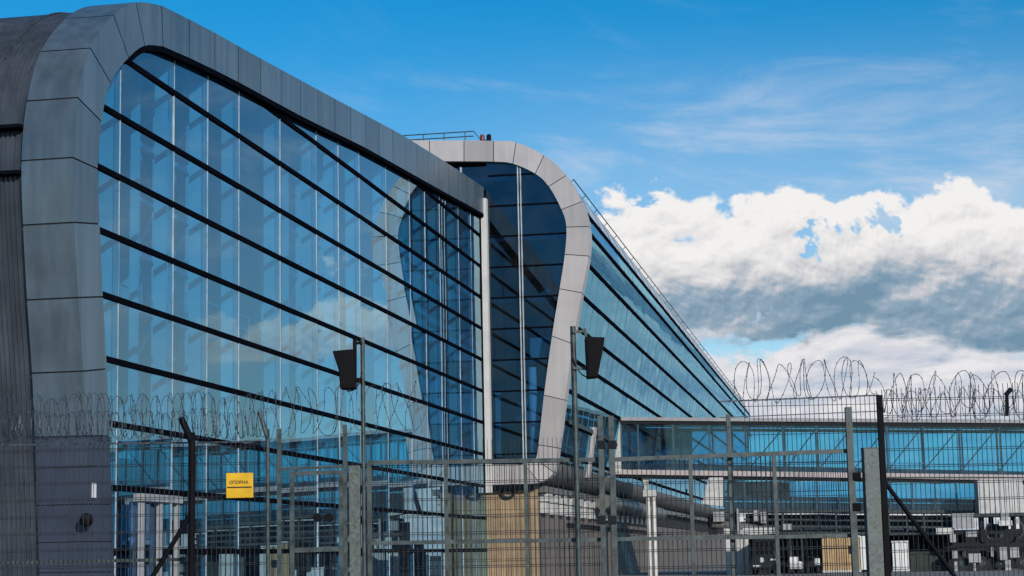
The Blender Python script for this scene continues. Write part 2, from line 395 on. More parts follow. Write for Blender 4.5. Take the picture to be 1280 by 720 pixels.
# ---------------- mouth: the loop that ends the long wing, on plane y=0
MP=[((380,176),(380,201.5)),((455,175.5),(455,201.5)),((537,175.5),(537,201.5)),((580,175.5),(580,201.5)),((617,176),(617,202)),((645,178),(641,204.5)),((680,194),(669,217)),
    ((708,219),(686,233)),((727,252),(702,262)),((736,283),(708,284)),((735.5,320),(706,318)),((727,366),(699.5,361)),((716,430),(690,420)),((706,500),(680,494)),((698,560),(673,556)),
    ((692,590),(669,574)),((674,603),(655,580)),((640,605),(640,580.5)),((614,606),(614,581))]
def xz(px): p=on(px[0],px[1],1,0); return (p.x,p.z)
MO=catmull([xz(a) for a,b in MP],nseg); MI=catmull([xz(b) for a,b in MP],nseg)
ms=[k*nseg for k in range(len(MP))]
mouth=loop(MO,MI,ms,lambda p,d:V((p[0],d,p[1])),1.0,.045,random.Random(5),None,.35,None,M['pale_panel'],T,'loop_frame')
mouth['label']='pale stone coloured loop frame at the end of the long wing'
mc=[p for p in MI if p[0]>.12]; mc=[(.12,mc[0][1])]+mc+[(.12,mc[-1][1])]
upc=[p for p in MI if p[1]>22.5 and p[0]<.2]
MCH=hull([(-12,upc[0][1])]+upc+[(.12,20.5),(-12,20.5)]) if upc else None
WH=hull(mc)
X2=[.12,2.05,3.6,6.6]
MG=panes([.12,2.05,6.6],LV,WH,lambda a,b,d:V((a,.28+d,b)),.0015)
MG2=panes([-11,-8,-4.5,-1.4,.12],[20.0]+[z for z in LV if z>20],hull([(-11,24.4),(.12,24.35),(.12,21.6),(-11,21.6)]),lambda a,b,d:V((a,.28+d,b)),.0015)
MG.v+=[];o=len(MG.v); MG.v+=MG2.v; MG.f+=[tuple(i+o for i in q) for q in MG2.f]; MG.sm+=MG2.sm; MG.tone+=MG2.tone
MG=MG.build('glass_wall',M['glass_mouth'],T,label='dark blue glass filling the pale loop at the wing end')
for z in LV:
    sp=spans(WH,z,1)
    if sp: MB().box((sp[0]+.12,.2,z-.045),(sp[1]+.1,.34,z+.045)).build('glazing_bar',M['bar'],MG)
for x,w in ((2.0,.05),(2.16,.04),(-1.4,.08)):
    sp=spans(WH,x,0) if x>0 else (21.6,24.3)
    MB().box((x-w/2,.12,sp[0]-.05),(x+w/2,.42,sp[1]+.05)).build('mullion',M['mullion'],MG)
# --- long wing: the loop outline carried back 165 m
WL=168.0
tops=[p for p in MO]
def inset(pl,d):
    r=[]
    for i,p in enumerate(pl):
        a=V(pl[max(i-1,0)]);b=V(pl[min(i+1,len(pl)-1)]);t=(b-a).normalized(); r.append(V(p)+V((-t.y,t.x))*(-abs(d)) if False else V(p)+V((t.y,-t.x))*d)
    return r
WO=inset(MO,.10)
def strip(a,b,y0,y1,ny,mat,name,parent,label=None,d=0):
    m=MB(); sub=WO[a:b+1]; k=len(sub); vs=[];fs=[]
    for j in range(ny+1):
        yy=y0+(y1-y0)*j/ny; vs+=[(p.x,yy,p.y) for p in sub]
    for j in range(ny):
        for i in range(k-1): fs.append((j*k+i,(j+1)*k+i,(j+1)*k+i+1,j*k+i+1))
    m.add(vs,fs,True); return m.build(name,mat,parent,label)
iE=ms[6]; iR=ms[8]+3; iB=ms[14]+4
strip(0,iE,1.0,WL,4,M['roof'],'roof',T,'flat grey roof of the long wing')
strip(iE,iR,1.0,WL,4,M['edge_cloud_reflection'],'roof_edge',T,'rounded glass roof edge of the long wing, its cloud reflection painted white')  # curved glass strip, reflected cloud put into its colour as white
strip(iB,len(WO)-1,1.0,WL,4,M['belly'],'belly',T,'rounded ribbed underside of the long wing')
# wing glazing follows the outline, one pane per bay and level
gl=WO[iR:iB+1]; ge=WO[iE:iR+1]
def wing_at(z):
    best=None
    for a,b in zip(gl,gl[1:]):
        if (a.y-z)*(b.y-z)<=0 and a.y!=b.y:
            t=(z-a.y)/(b.y-a.y); return a.x+(b.x-a.x)*t
    return gl[0].x if z>gl[0].y else gl[-1].x
wz=[gl[-1].y]+[z for z in LV if gl[-1].y+.2<z<gl[0].y-.5]+[gl[0].y]
mb=MB(); bay=2.4; nb=int((WL-1)/bay)
for j in range(nb):
    y0=1+j*bay;y1=y0+bay
    for z0,z1 in zip(wz,wz[1:]):
        ty=rg.gauss(0,.004); tz=rg.gauss(0,.004)
        zs=[z0+(z1-z0)*k/2 for k in range(3)]
        vs=[]
        for zz in zs:
            for yy in (y0,y1): vs.append((wing_at(zz)+(yy-(y0+y1)/2)*ty+(zz-(z0+z1)/2)*tz,yy,zz))
        mb.add(vs,[(0,1,3,2),(2,3,5,4)],True)
WG=mb.build('glass_wall',M['glass_wing'],T,label='teal glass side of the long receding wing')
for z in wz[1:-1]+[gl[0].y]:
    x=wing_at(z); w=.12 if z<gl[0].y else .16
    MB().box((x-.12,1.02,z-w),(x+.05,WL,z+w)).build('glazing_bar',M['bar'],WG)
for j in range(1,nb):
    y=1+j*bay
    if j%2: MB().path([(p.x,y,p.y) for p in ge[::3]+[ge[-1]]],.035,4).build('edge_joint',M['fin'],T)
    pts=[(p.x-.01,y,p.y) for p in gl[::5]+[gl[-1]]]
    MB().path(pts,.022,4).build('mullion',M['fin2'],WG)
# roof edge rail of the wing
m=MB()
sh=WO[ms[7]]; n1=V((.72,0,.70))
m.tube((sh.x+n1.x*.28,2,sh.y+n1.z*.28),(sh.x+n1.x*.28,WL,sh.y+n1.z*.28),.04,6)
for j in range(2,int(WL),5): m.tube((sh.x,j,sh.y),(sh.x+n1.x*.28,j,sh.y+n1.z*.28),.025,5)
m.build('gutter_rail',M['galv'],T)
# wing interior
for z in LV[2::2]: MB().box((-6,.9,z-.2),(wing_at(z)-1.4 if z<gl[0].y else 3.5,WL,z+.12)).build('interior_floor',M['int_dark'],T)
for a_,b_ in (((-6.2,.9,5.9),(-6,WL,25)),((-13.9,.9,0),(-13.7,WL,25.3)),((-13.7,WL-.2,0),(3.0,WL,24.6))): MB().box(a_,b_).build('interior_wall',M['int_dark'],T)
for j in range(10,int(WL),6): MB().box((1.6,j-.25,5.9),(2.1,j+.25,24.5)).build('interior_column',M['int_wall'],T)
MB().tube((2.5,.85,6.0),(2.5,.85,12.4),.25,20).build('interior_column',M['int_white'],T); MB().box((.30,.7,6.0),(.6,.85,11)).build('interior_column',M['int_pale'],T); MB().box((2.35,1.2,12.9),(3.7,1.3,14.2)).build('interior_screen',M['int_pale'],T)
for j in range(7,int(WL)-6,12): MB().box((-3,j,LV[4]),(1.2,j+5,LV[5]+.9)).build('interior_room',M['int_wall'],T)
# rooftop railing
RT=MO[0][1]
y0=3.0
def rt(px,py): return on(px,py,1,y0)
m=MB(); za=rt(545,167).z; xl,xr=-9.5,rt(592,168).x
for h in (za,za-.3): m.tube((xl,y0,h),(xr,y0,h),.035,6)
x=xl
while x<=xr+.01: m.tube((x,y0,RT-.1),(x,y0,za),.035,6); x+=1.3
m.beam((xr,y0,za),(xr+.5,y0,RT),.05)
m.build('roof_railing',M['galv'],T)
p=on(607,176,1,.6); RL=p.z
ob=thing('obstruction_lamp','small dark red twin lamp on the roof edge above the pale loop','lamp',(p.x,.6,RL))
MB().box((p.x-.32,.45,RL-.2),(p.x+.32,.75,RL+.04)).build('base',M['black'],ob)
for dx in (-.2,.2):
    MB().tube((p.x+dx,.6,RL+.03),(p.x+dx*1.0,.6,RL+.22),.14,12).ball((p.x+dx,.6,RL+.26),.145,8).build('lamp_head',M['red'] if dx<0 else M['black'],ob)
# --- base below the loop
Yb0=1.2
xa=.05; xb=on(672,660,1,Yb0).x; zt=on(640,606,1,Yb0).z
xm=on(659,660,1,Yb0).x
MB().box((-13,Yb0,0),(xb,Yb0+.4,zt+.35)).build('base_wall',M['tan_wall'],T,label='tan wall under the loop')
MB().box((xm,Yb0-.02,0),(xm+.12,Yb0,zt)).build('wall_joint',M['gap'],T)
for zz in (1.3,2.55,3.8): MB().box((-.2,Yb0-.008,zz),(xm-.01,Yb0,zz+.03)).build('wall_joint',M['gap'],T)
p=on(635,616,1,Yb0)
m=MB(); m.path([(p.x+math.cos(w)*.38,Yb0-.12,p.z+math.sin(w)*.3) for w in [k*PI/8 for k in range(17)]],.09,8); m.box((p.x-.3,Yb0-.1,p.z+.1),(p.x+.4,Yb0,p.z+.3)); m.build('wall_lamp_bracket',M['steel_dark'],T)
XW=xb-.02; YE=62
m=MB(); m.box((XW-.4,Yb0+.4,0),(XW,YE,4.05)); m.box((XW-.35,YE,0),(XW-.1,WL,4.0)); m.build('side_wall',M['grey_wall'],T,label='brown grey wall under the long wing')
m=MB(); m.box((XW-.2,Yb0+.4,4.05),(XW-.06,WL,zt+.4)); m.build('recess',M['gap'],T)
for k in range(18):
    y=3.0+k*3.2
    MB().box((XW-.1,y-.75,4.0),(XW+.35,y+.75,4.75)).box((XW-.05,y-.9,4.7),(XW+.5,y+.9,5.15)).build('wall_bracket',M['steel_white'],T)
m=MB(); m.box((XW-.02,Yb0+.4,5.2),(XW+.55,WL,5.55)); m.build('wall_ledge',M['belly'],T)
m=MB(); 
m.path([(XW+1.0,22,5.15),(XW+1.0,60,5.0)],.55,16)
m.build('air_duct',M['belly'],T)
m=MB()
for z in (3.4,3.55): m.tube((XW+.12,12,z),(XW+.12,70,z-.1),.05,6)
m.build('cable_run',M['steel_dark'],T)
# inclined pale rib on the wing side by the bridge
for yy,w in ((12.6,1.0),):
    m=MB(); k0=ms[13]+2
    sub=[p for p in WO[k0:ms[15]]]
    m.prism([(p.x+.18,yy,p.y) for p in sub]+[(p.x-.4,yy,p.y) for p in reversed(sub)],(0,w,0)); m.build('inclined_rib',M['pale_panel'],T)
m=MB(); xw=wing_at(9.3); m.box((xw-.1,3.0,9.2),(xw+.12,20,9.45)); m.build('canopy_edge',M['galv'],T)

# ------------------------------------------------------------------ boarding bridge (two levels), plane y=YB
YB=25.5; BD=3.0
def br(x,y): return on(x,y,1,YB)
B=thing('boarding_bridge','two level cyan glass walkway leaving the long wing towards the right edge','walkway',(br(1000,700).x,YB,0))
def quadslab(px,pyt0,pyt1,pyb0,pyb1,d0,d1):   # slab between two photo heights at left/right ends
    a=br(px[0],pyt0);b=br(px[1],pyt1);c=br(px[1],pyb1);d=br(px[0],pyb0)
    m=MB(); m.hexa([(d.x,YB+d0,d.z),(c.x,YB+d0,c.z),(c.x,YB+d1,c.z),(d.x,YB+d1,d.z),(a.x,YB+d0,a.z),(b.x,YB+d0,b.z),(b.x,YB+d1,b.z),(a.x,YB+d1,a.z)]); return m
XR=1420
def yt(x): return 527+(x-775)*.006
def yb(x): return 587+(x-775)*.0135
quadslab((768,XR),521.5,521.5+4,525.8,525.8+4.2,-.2,BD+.2).build('roof',M['steel_grey'],B)
quadslab((770,XR),526.6,531,530,534.3,-.1,BD+.1).build('roof_beam',M['steel_dark'],B)
quadslab((768,XR),yb(768),yb(XR),yb(768)+6,yb(XR)+7,-.2,BD+.2).build('floor_beam',M['steel_pink'],B)
quadslab((768,XR),yb(768)+6.2,yb(XR)+7.2,yb(768)+9,yb(XR)+10,-.05,BD+.05).build('floor_edge',M['steel_dark'],B)
mus=[776,797,841,886,911,931,978,1020,1064,1108,1153,1201,1249,1297,1345,1393,XR]
def gal(name,mus,top,bot,parent,both=True):
    first=None
    for dy in ((0,BD) if both else (0,)):
        m=MB()
        for a,b in zip(mus,mus[1:]):
            t=rg.gauss(0,.003)
            A=br(a,top(a));Bq=br(b,top(b));C=br(b,bot(b));D=br(a,bot(a))
            m.add([(A.x,YB+dy,A.z),(Bq.x,YB+dy+t*2,Bq.z),(C.x,YB+dy+t*2,C.z),(D.x,YB+dy,D.z)],[(0,1,2,3)])
        o=m.build(name,M['glass_bridge'],parent); first=first or o
    return first
g1=gal('glass_wall',mus,lambda x:yt(x)+2,yb,B)
for x in mus[:-1]:
    a=br(x,yt(x)+1);b=br(x,yb(x)); 
    for dy in (0,BD): MB().box((a.x-.06,YB+dy-.06,b.z),(a.x+.06,YB+dy+.06,a.z)).build('mullion',M['fin'],g1)
for k,(x0,x1) in enumerate(zip(mus,mus[1:])):
    if x1-x0<30: continue
    a=br(x0,yb(x0)-2);b=br(x1,yt(x1)+3)
    MB().beam((a.x,YB+BD-.35,a.z),(b.x,YB+BD-.35,b.z),.075).build('brace',M['steel_dark'],g1)
# handrail band, floor and services inside
quadslab((776,XR),578,592,585,600,.5,.62).build('handrail_panel',M['int_dark'],B)
quadslab((776,XR),572,583,573.2,584.2,.4,.5).build('handrail',M['mullion'],B)
quadslab((776,XR),533,537,536,540,1.6,2.4).build('ceiling_tray',M['steel_dark'],B)
MB().box((br(768,560).x,YB-.25,br(768,590).z),(br(776,560).x,YB+.3,br(768,527).z)).build('end_frame',M['steel_white'],B)
quadslab((776,800),530,530,585,585,1.0,3.5).build('end_lining',M['end_lining'],B)
quadslab((800,860),534,534,585,585,3.2,3.4).build('end_lining',M['end_lining'],B)
# lower level
mus2=[905,930,958,990,1020,1048,1080,1112,1140,1168,1195,1222]
g2=gal('glass_wall',mus2,lambda x:yb(x)+10,lambda x:637+(x-900)*.006,B)
for x in mus2:
    a=br(x,yb(x)+10);b=br(x,637); MB().box((a.x-.05,YB-.05,b.z),(a.x+.05,YB+.08,a.z)).build('mullion',M['fin'],g2)
quadslab((900,1225),636,638,640,642,-.15,BD+.15).build('floor_beam',M['galv'],B)
quadslab((905,1222),620,624,635,637,.3,BD-.3).build('handrail_panel',M['int_dark'],B)
quadslab((905,985),600,601,636,636,2.6,2.8).build('end_lining',M['int_dark'],B)
quadslab((905,1222),626,629,627.3,630.3,.1,.2).build('handrail',M['mullion'],B)
for t,bm in ((648,650.5),(656,658.5),(664,667)):
    quadslab((930,1195),t,t+2,bm,bm+2,.0,.35).build('truss_chord',M['galv'],B)
for k in range(12):
    x=935+k*22; a=br(x,642);b=br(x,666); MB().box((a.x-.05,YB+.05,b.z),(a.x+.05,YB+.3,a.z)).build('truss_post',M['galv'],B)
quadslab((930,1195),642,644,667,669,1.8,2.1).build('truss_backing',M['int_dark'],B)
# slanted pale end of the lower level
a=[br(886,597),br(904,597),br(904,633),br(878,630)]
MB().prism([(p.x,YB-.2,p.z) for p in a],(0,BD*.5,0)).build('slanted_panel',M['steel_white'],B)
# twin legged support with v head
c=br(807,598); SP=MB()
for px in (808.5,815.5):
    t=br(px,620); SP.tube((t.x,YB+.6,0),(t.x,YB+.6,t.z+.2),.16,14)
q=br(812,614); SP.box((q.x-.5,YB+.3,q.z-.35),(q.x+.4,YB+.9,q.z+.1))
a=[br(802,596),br(811,596),br(808.5,606),br(804.5,606)]; SP.prism([(p.x,YB+.3,p.z) for p in a],(0,.6,0))
SP.box((br(804.5,600).x,YB+.35,br(804,612).z),(br(808.5,600).x,YB+.85,br(804,605).z))
SP.build('support_leg',M['steel_white'],B,label='white twin pipe leg with a V shaped head')
m=MB()
for px,w in ((909,.35),(917,.25),(924,.45),(932,.3)):
    t=br(px,668); m.box((t.x-w/2,YB+.2,0),(t.x+w/2,YB+.2+w,t.z+.6))
m.box((br(905,668).x,YB,br(905,668).z),(br(938,668).x,YB+2,br(905,660).z))
m.build('support_leg',M['steel_white'],B,label='cluster of pale square columns')
for (x0,y0_,x1,y1_,d) in ((941,638,949,652,-.3),(951,640,958,654,-.4),(978,655,990,663,-.2),(892,640,906,652,-.5),(921,636,925,668,-.3)):
    a=br(x0,y0_);b=br(x1,y1_); MB().box((a.x,YB+d,b.z),(b.x,YB+d+.6,a.z)).build('service_box',M['steel_grey'],B)
for (x0,y0_,x1,y1_,d) in ((884,642,896,668,.2),(912,640,922,655,.1),(925,652,946,666,.2)):
    a=br(x0,y0_);b=br(x1,y1_); MB().box((a.x,YB+d,b.z),(b.x,YB+d+.9,a.z)).build('machine_housing',M['steel_dark'],B)
m=MB(); a=br(890,655);b=br(960,662); m.tube((a.x,YB+.2,a.z),(b.x,YB+.2,b.z),.3,12); m.build('pipe',M['belly'],B)
# added ground level wall, its dark colour standing for shade under the walkway
SH=thing('shade_backing','low dark shed wall added and coloured for the shade under the glass walkway','backing',(br(1040,700).x,YB+5,0))
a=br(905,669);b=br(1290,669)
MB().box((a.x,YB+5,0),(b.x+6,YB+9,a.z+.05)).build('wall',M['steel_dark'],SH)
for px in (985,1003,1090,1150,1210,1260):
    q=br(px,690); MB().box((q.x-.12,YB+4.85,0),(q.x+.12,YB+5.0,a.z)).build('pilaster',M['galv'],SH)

# ------------------------------------------------------------------ drive unit of the boarding bridge at far right
Y2=YB-3
def b2(x,y): return on(x,y,1,Y2)
D=thing('bridge_drive_unit','white ribbed cab on dark drive legs with white control boxes at the right edge','boarding bridge',(b2(1245,700).x,Y2,0))
a=b2(1222,600);b=b2(1278,641); m=MB(); x=a.x
while x<b.x-.01:
    m.box((x,Y2,b.z),(x+.30,Y2+3.5,a.z)); m.box((x+.30,Y2+.05,b.z),(x+.36,Y2+3.4,a.z)); x+=.36
m.build('cab',M['steel_white'],D)
m=MB(); c0=b2(1218,642);c1=b2(1282,645); m.box((c0.x,Y2-.1,c1.z),(c1.x,Y2+3.6,c0.z)); m.build('cab_floor',M['galv'],D)
m=MB()
for px in (1228,1240,1268,1279):
    q=b2(px,642); m.box((q.x-.16,Y2+1.2,.6),(q.x+.16,Y2+1.6,q.z))
for (x0,y0_,x1,y1_) in ((1222,672,1290,676),(1186,664,1222,668),(1225,645,1232,672),(1236,655,1262,667),(1180,679,1290,683),(1196,684,1246,688),(1236,690,1248,712)):
    a=b2(x0,y0_);b=b2(x1,y1_); m.box((a.x,Y2+.5,b.z),(b.x,Y2+2.2,a.z))
m.build('drive_frame',M['steel_dark'],D)
for (x0,y0_,x1,y1_,d) in ((1190,642,1219,660,0),(1170,660,1192,668,.1),(1207,664,1221,671,-.2),(1248,651,1265,657,-.3),(1250,641,1261,650,-.2),(1249,684,1259,700,-.2),(1262,684,1274,697,-.1),(1210,692,1226,703,-.3),(1190,688,1197,698,-.2),(1192,702,1197,714,-.2),(1216,704,1220,716,-.2),(1238,684,1242,696,-.2),(1187,668,1195,678,-.2),(1256,700,1264,716,-.1),(1268,648,1274,654,-.3)):
    a=b2(x0,y0_);b=b2(x1,y1_); MB().box((a.x,Y2+d,b.z),(b.x,Y2+d+.7,a.z)).build('control_box',M['steel_grey'] if int(x0)%3 else M['steel_white'],D,bevel=.02)
m=MB(); 
for k in range(9):
    w=-PI/2+PI*k/8; 
q0=b2(1272,662)
m.path([(q0.x+math.cos(-PI/2+PI*k/10)*.35,Y2-.1,q0.z+math.sin(-PI/2+PI*k/10)*.55) for k in range(11)],.07,8)
q0=b2(1238,664); m.path([(q0.x-math.cos(-PI/2+PI*k/10)*.3,Y2-.1,q0.z+math.sin(-PI/2+PI*k/10)*.5) for k in range(11)],.06,8)
m.build('hose',M['galv'],D)
for px in (1203,1228,1254,1280):
    q=b2(px,712); w=MB(); w.tube((q.x,Y2+.2,.48),(q.x,Y2+.65,.48),.48,20); wo=w.build('wheel',M['rubber'],D)
    MB().tube((q.x,Y2+.17,.48),(q.x,Y2+.19,.48),.22,16).build('rim',M['galv'],wo)

# ------------------------------------------------------------------ ground equipment
def eq(x,y,d): return on(x,y,1,YB+d)
def ribbed_box(name,label,cat,x0,x1,yt_,d,mat,depth=2.4,pitch=.32,zb=.18,extra=None):
    a=eq(x0,yt_,d);b=eq(x1,yt_,d); Y=YB+d
    o=thing(name,label,cat,((a.x+b.x)/2,Y,0)); m=MB(); x=a.x; k=0
    while x<b.x-.02:
        w=min(pitch,b.x-x); yy=Y if k%2 else Y+.06
        m.box((x,yy,zb),(x+w,Y+depth,a.z)); x+=w;k+=1
    m.build('body',mat,o)
    fm=M['steel_white'] if mat is not M['dark_green'] else mat
    MB().box((a.x-.04,Y-.05,a.z-.02),(b.x+.04,Y+depth+.04,a.z+.1)).build('top_rail',fm,o); MB().box((a.x-.04,Y-.05,zb-.13),(b.x+.04,Y+depth,zb+.02)).build('bottom_rail',fm,o)
    ft=MB()
    for xx in (a.x+.2,b.x-.2):
        for yy in (Y+.2,Y+depth-.2): ft.box((xx-.1,yy-.1,0),(xx+.1,yy+.1,zb-.13))
    ft.build('skids',M['steel_dark'],o)
    return o,a,b
o,a,b=ribbed_box('cargo_container','tan corrugated cargo container with a white end under the walkway','container',1027,1074,672,-2,M['tan_box'])
MB().box((b.x+.045,YB-2,.2),(b.x+.62,YB+.38,a.z+.05)).build('end_panel',M['white'],o)
q=eq(1066,686,-2); MB().box((q.x-.22,YB-2.1,q.z-.3),(q.x+.2,YB-2.0,q.z+.2)).build('vent_grille',M['steel_dark'],o)
ribbed_box('white_locker','narrow white ribbed cabinet standing beside the dark fence post','cabinet',1115,1135,678,-2.4,M['white'],1.4,.2)
ribbed_box('dark_skip','dark green ribbed skip between the white cabinet and the drive legs','skip',1138,1182,692,-1.4,M['dark_green'],2.0,.4)
# dark van seen from the front
Yv=YB-4; a=on(938,674,1,Yv); b=on(970,674,1,Yv); cx=(a.x+b.x)/2; w=(b.x-a.x)
vn=thing('parked_van','black van with one round lamp parked below the pale columns','van',(cx,Yv,0))
m=MB(); m.prism([(a.x,Yv,.35),(a.x,Yv,1.0),(a.x+.06,Yv,1.25),(a.x+.14,Yv,a.z),(b.x-.14,Yv,a.z),(b.x-.06,Yv,1.25),(b.x,Yv,1.0),(b.x,Yv,.35)],(0,4.2,0)); m.build('body',M['van'],vn,bevel=.05)
MB().box((a.x+.2,Yv-.02,1.35),(b.x-.2,Yv+.02,a.z-.15)).build('windscreen',M['black'],vn)
q=on(952,700,1,Yv); MB().tube((q.x,Yv-.06,q.z),(q.x,Yv+.02,q.z),.17,18).build('round_lamp',M['lens'],vn)
MB().box((a.x+.12,Yv-.05,.52),(a.x+.62,Yv+.01,.64)).build('number_plate',M['white'],vn)
MB().box((b.x-.42,Yv-.04,.95),(b.x-.08,Yv+.01,1.06)).build('side_lamp',M['lens'],vn)
MB().box((a.x-.02,Yv-.08,.33),(b.x+.02,Yv+.1,.48)).build('bumper',M['black'],vn)
for xx in (a.x+.02,b.x-.24):
    for yy in (Yv+.8,Yv+3.3):
        MB().tube((xx,yy,.33),(xx+.22,yy,.33),.33,18).build('wheel',M['rubber'],vn)
MB().box((a.x-.5,Yv+.2,a.z+.35),(b.x+.1,Yv+.9,a.z+.75)).build('roof_sign',M['steel_white'],vn)
# baggage tug and its cart
Yt=YB-3; a=on(987,697,1,Yt); b=on(1003,697,1,Yt)
tg=thing('baggage_tug','small white baggage tug under a canopy left of the tan container','tug',((a.x+b.x)/2,Yt,0))
m=MB(); m.box((a.x,Yt,.35),(b.x,Yt+2.2,.75)); m.box((a.x,Yt,.75),(a.x+.55,Yt+1.0,1.15)); m.prism([(a.x,Yt,1.0),(b.x,Yt,.8),(b.x,Yt,.45),(a.x,Yt,.45)],(0,-.15,0)); m.build('body',M['white'],tg,bevel=.03)
m=MB()
for xx in (a.x+.05,b.x-.05):
    for yy in (Yt+.1,Yt+2.0): m.tube((xx,yy,.7),(xx,yy,on(990,671,1,Yt).z),.04,8)
m.box((a.x-.05,Yt,on(990,672,1,Yt).z),(b.x+.05,Yt+2.1,on(990,670,1,Yt).z)); m.build('canopy',M['galv'],tg)
MB().box((a.x+.3,Yt+1.1,.75),(b.x-.2,Yt+1.5,1.2)).build('seat',M['black'],tg)
for xx in (a.x-.02,b.x-.2):
    for yy in (Yt+.3,Yt+1.8): MB().tube((xx,yy,.3),(xx+.22,yy,.3),.3,16).build('wheel',M['rubber'],tg)
a=on(1008,704,1,Yt); b=on(1025,704,1,Yt)
ct=thing('baggage_cart','low dark baggage cart with white cases beside the tug','cart',((a.x+b.x)/2,Yt,0))
MB().box((a.x,Yt,.45),(b.x,Yt+1.6,.58)).build('deck',M['steel_dark'],ct)
MB().box((a.x+.55,Yt+.1,.58),(b.x-.02,Yt+.9,1.02)).build('case',M['white'],ct,bevel=.04)
MB().box((a.x+.1,Yt+.2,.58),(a.x+.5,Yt+.9,.86)).build('case',M['steel_dark'],ct,bevel=.04)
for xx in (a.x+.05,b.x-.2):
    for yy in (Yt+.2,Yt+1.4): MB().tube((xx,yy,.24),(xx+.14,yy,.24),.24,14).build('wheel',M['rubber'],ct)

# ------------------------------------------------------------------ perimeter fence, about 22 m from the lens
def post(m,px,py,wpx,D=FD,square=True,dw=None):
    t=fp(px,py,D); w=wpx*D/F
    if square: m.beam((t.x,t.y,-.02),t,w,dw or w,up=FWD)
    else: m.tube((t.x,t.y,-.02),t,w/2,12)
    return t
def mesh_panel(x0,x1,yt0,yt1,ybot,D,name,parent,pitch=.057,hz=.2,wr=.0042,double=True):
    a=fp(x0,yt0,D);b=fp(x1,yt1,D); z0=fp(x0,ybot,D).z; L=(V((b.x,b.y,0))-V((a.x,a.y,0))).length; n=max(1,int(L/pitch)); m=MB()
    for i in range(n+1):
        t=i/n; p=a.lerp(b,t); m.path([(p.x,p.y,z0),p],wr,4,cap=False)
    z=z0+.02; zt_=min(a.z,b.z)
    while z<max(a.z,b.z)-.03:
        for dz in ((0,.022) if double else (0,)):
            za=z+dz
            if za<zt_: m.path([V((a.x,a.y,za))-FWD*.004,V((b.x,b.y,za))-FWD*.004],wr*.9,4,cap=False)
        z+=hz
    return m.build(name,M['wire'],parent)
def rail(x0,y0_,x1,y1_,hpx,D=FD,mb=None):
    m=mb or MB(); a=fp(x0,y0_,D);b=fp(x1,y1_,D); m.beam(a,b,hpx*D/F,hpx*D/F*.8,up=FWD); return m
def base(px,D=FD):
    p=fp(px,600,D); return (p.x,p.y,0)
# left fence panel
LF=thing('wire_fence','welded wire fence panel at left in front of the dark ribbed wall','fence',base(150,22.3),'wire fence panels')
mesh_panel(-60,336,556,552,800,22.3,'wire_mesh',LF)
m=rail(-60,705,240,699,4,22.35); m.build('bottom_rail',M['galv'],LF)
m=rail(-60,557,336,552,2.2,22.3); m.build('top_wire',M['razor'],LF)
def armed_post(x,yk,xa_,ya_,w,mat,label,D=22.0,brace=None):
    o=thing('fence_post',label,'fence post',base(x,D),'posts of the perimeter fence')
    m=MB(); k=fp(x,yk,D); a=fp(xa_,ya_,D); r=w*D/F
    pts=[V((k.x,k.y,-.02)),k-UP*.12,k-UP*.03+(a-k)*.05,k+(a-k)*.3,a]
    m.path(catmull(pts,4),r/2,10); m.build('upright',mat,o)
    if brace:
        b=MB(); b.tube(fp(x,brace[1],D),fp(brace[0],brace[2],D),r*.36,8); b.build('brace',mat,o)
    return o
armed_post(240,552,226,522,8.5,M['dark_paint'],'dark bent top fence post with a slanted brace, left of the yellow sign',brace=(176,640,745))
armed_post(334.5,548,324,515,5,M['galv'],'thin grey bent top fence post right of the yellow sign')
o=thing('gate_frame_post','thin grey upright at the hinge side of the narrow gate','gate post',base(349))
m=MB(); post(m,349,536,5); m.build('upright',M['galv'],o)
# yellow sign
D=22.2; s=thing('warning_sign','yellow rectangular sign with dark lettering wired to the left fence','sign',base(300,D))
a=fp(283,591.5,D);b=fp(317,622.5,D)
m=MB(); a2=fp(317,591.5,D); 
cs=[fp(283,591.5,D),fp(316.7,591,D),fp(317,622,D),fp(283.3,622.8,D)]
m.prism([p-FWD*.03 for p in cs],FWD*.012); m.build('plate',M['yellow'],s,bevel=.004)
def text(txt,px,py,hpx,D,mat,parent,name,off):
    cu=bpy.data.curves.new(name,'FONT'); cu.body=txt; cu.size=1; cu.offset=.018; cu.align_x='CENTER'; cu.align_y='CENTER'
    t=bpy.data.objects.new(name,cu); COL.objects.link(t); bpy.context.view_layer.update()
    dg=bpy.context.evaluated_depsgraph_get(); me=bpy.data.meshes.new_from_object(t.evaluated_get(dg)); bpy.data.objects.remove(t)
    ys=[v.co.y for v in me.vertices]; sc=hpx*D/F/(max(ys)-min(ys)); c=fp(px,py,D)-FWD*off
    mb=MB(); mb.add([c+RIGHT*(v.co.x*sc)+UP*(v.co.y*sc) for v in me.vertices],[tuple(p.vertices) for p in me.polygons])
    return mb.build(name,mat,parent)
text('ОПОРНА',299,603.2,4.3,D,M['ink'],s,'lettering',.034)
m=MB(); m.hexa([p-FWD*.034 for p in (fp(284.5,610.2,D),fp(315,609.8,D))]+[p-FWD*.0322 for p in (fp(315,609.8,D),fp(284.5,610.2,D))]+[p-FWD*.034 for p in (fp(284.5,608.6,D),fp(315,608.2,D))]+[p-FWD*.0322 for p in (fp(315,608.2,D),fp(284.5,608.6,D))]); m.build('dark_rule',M['ink'],s)
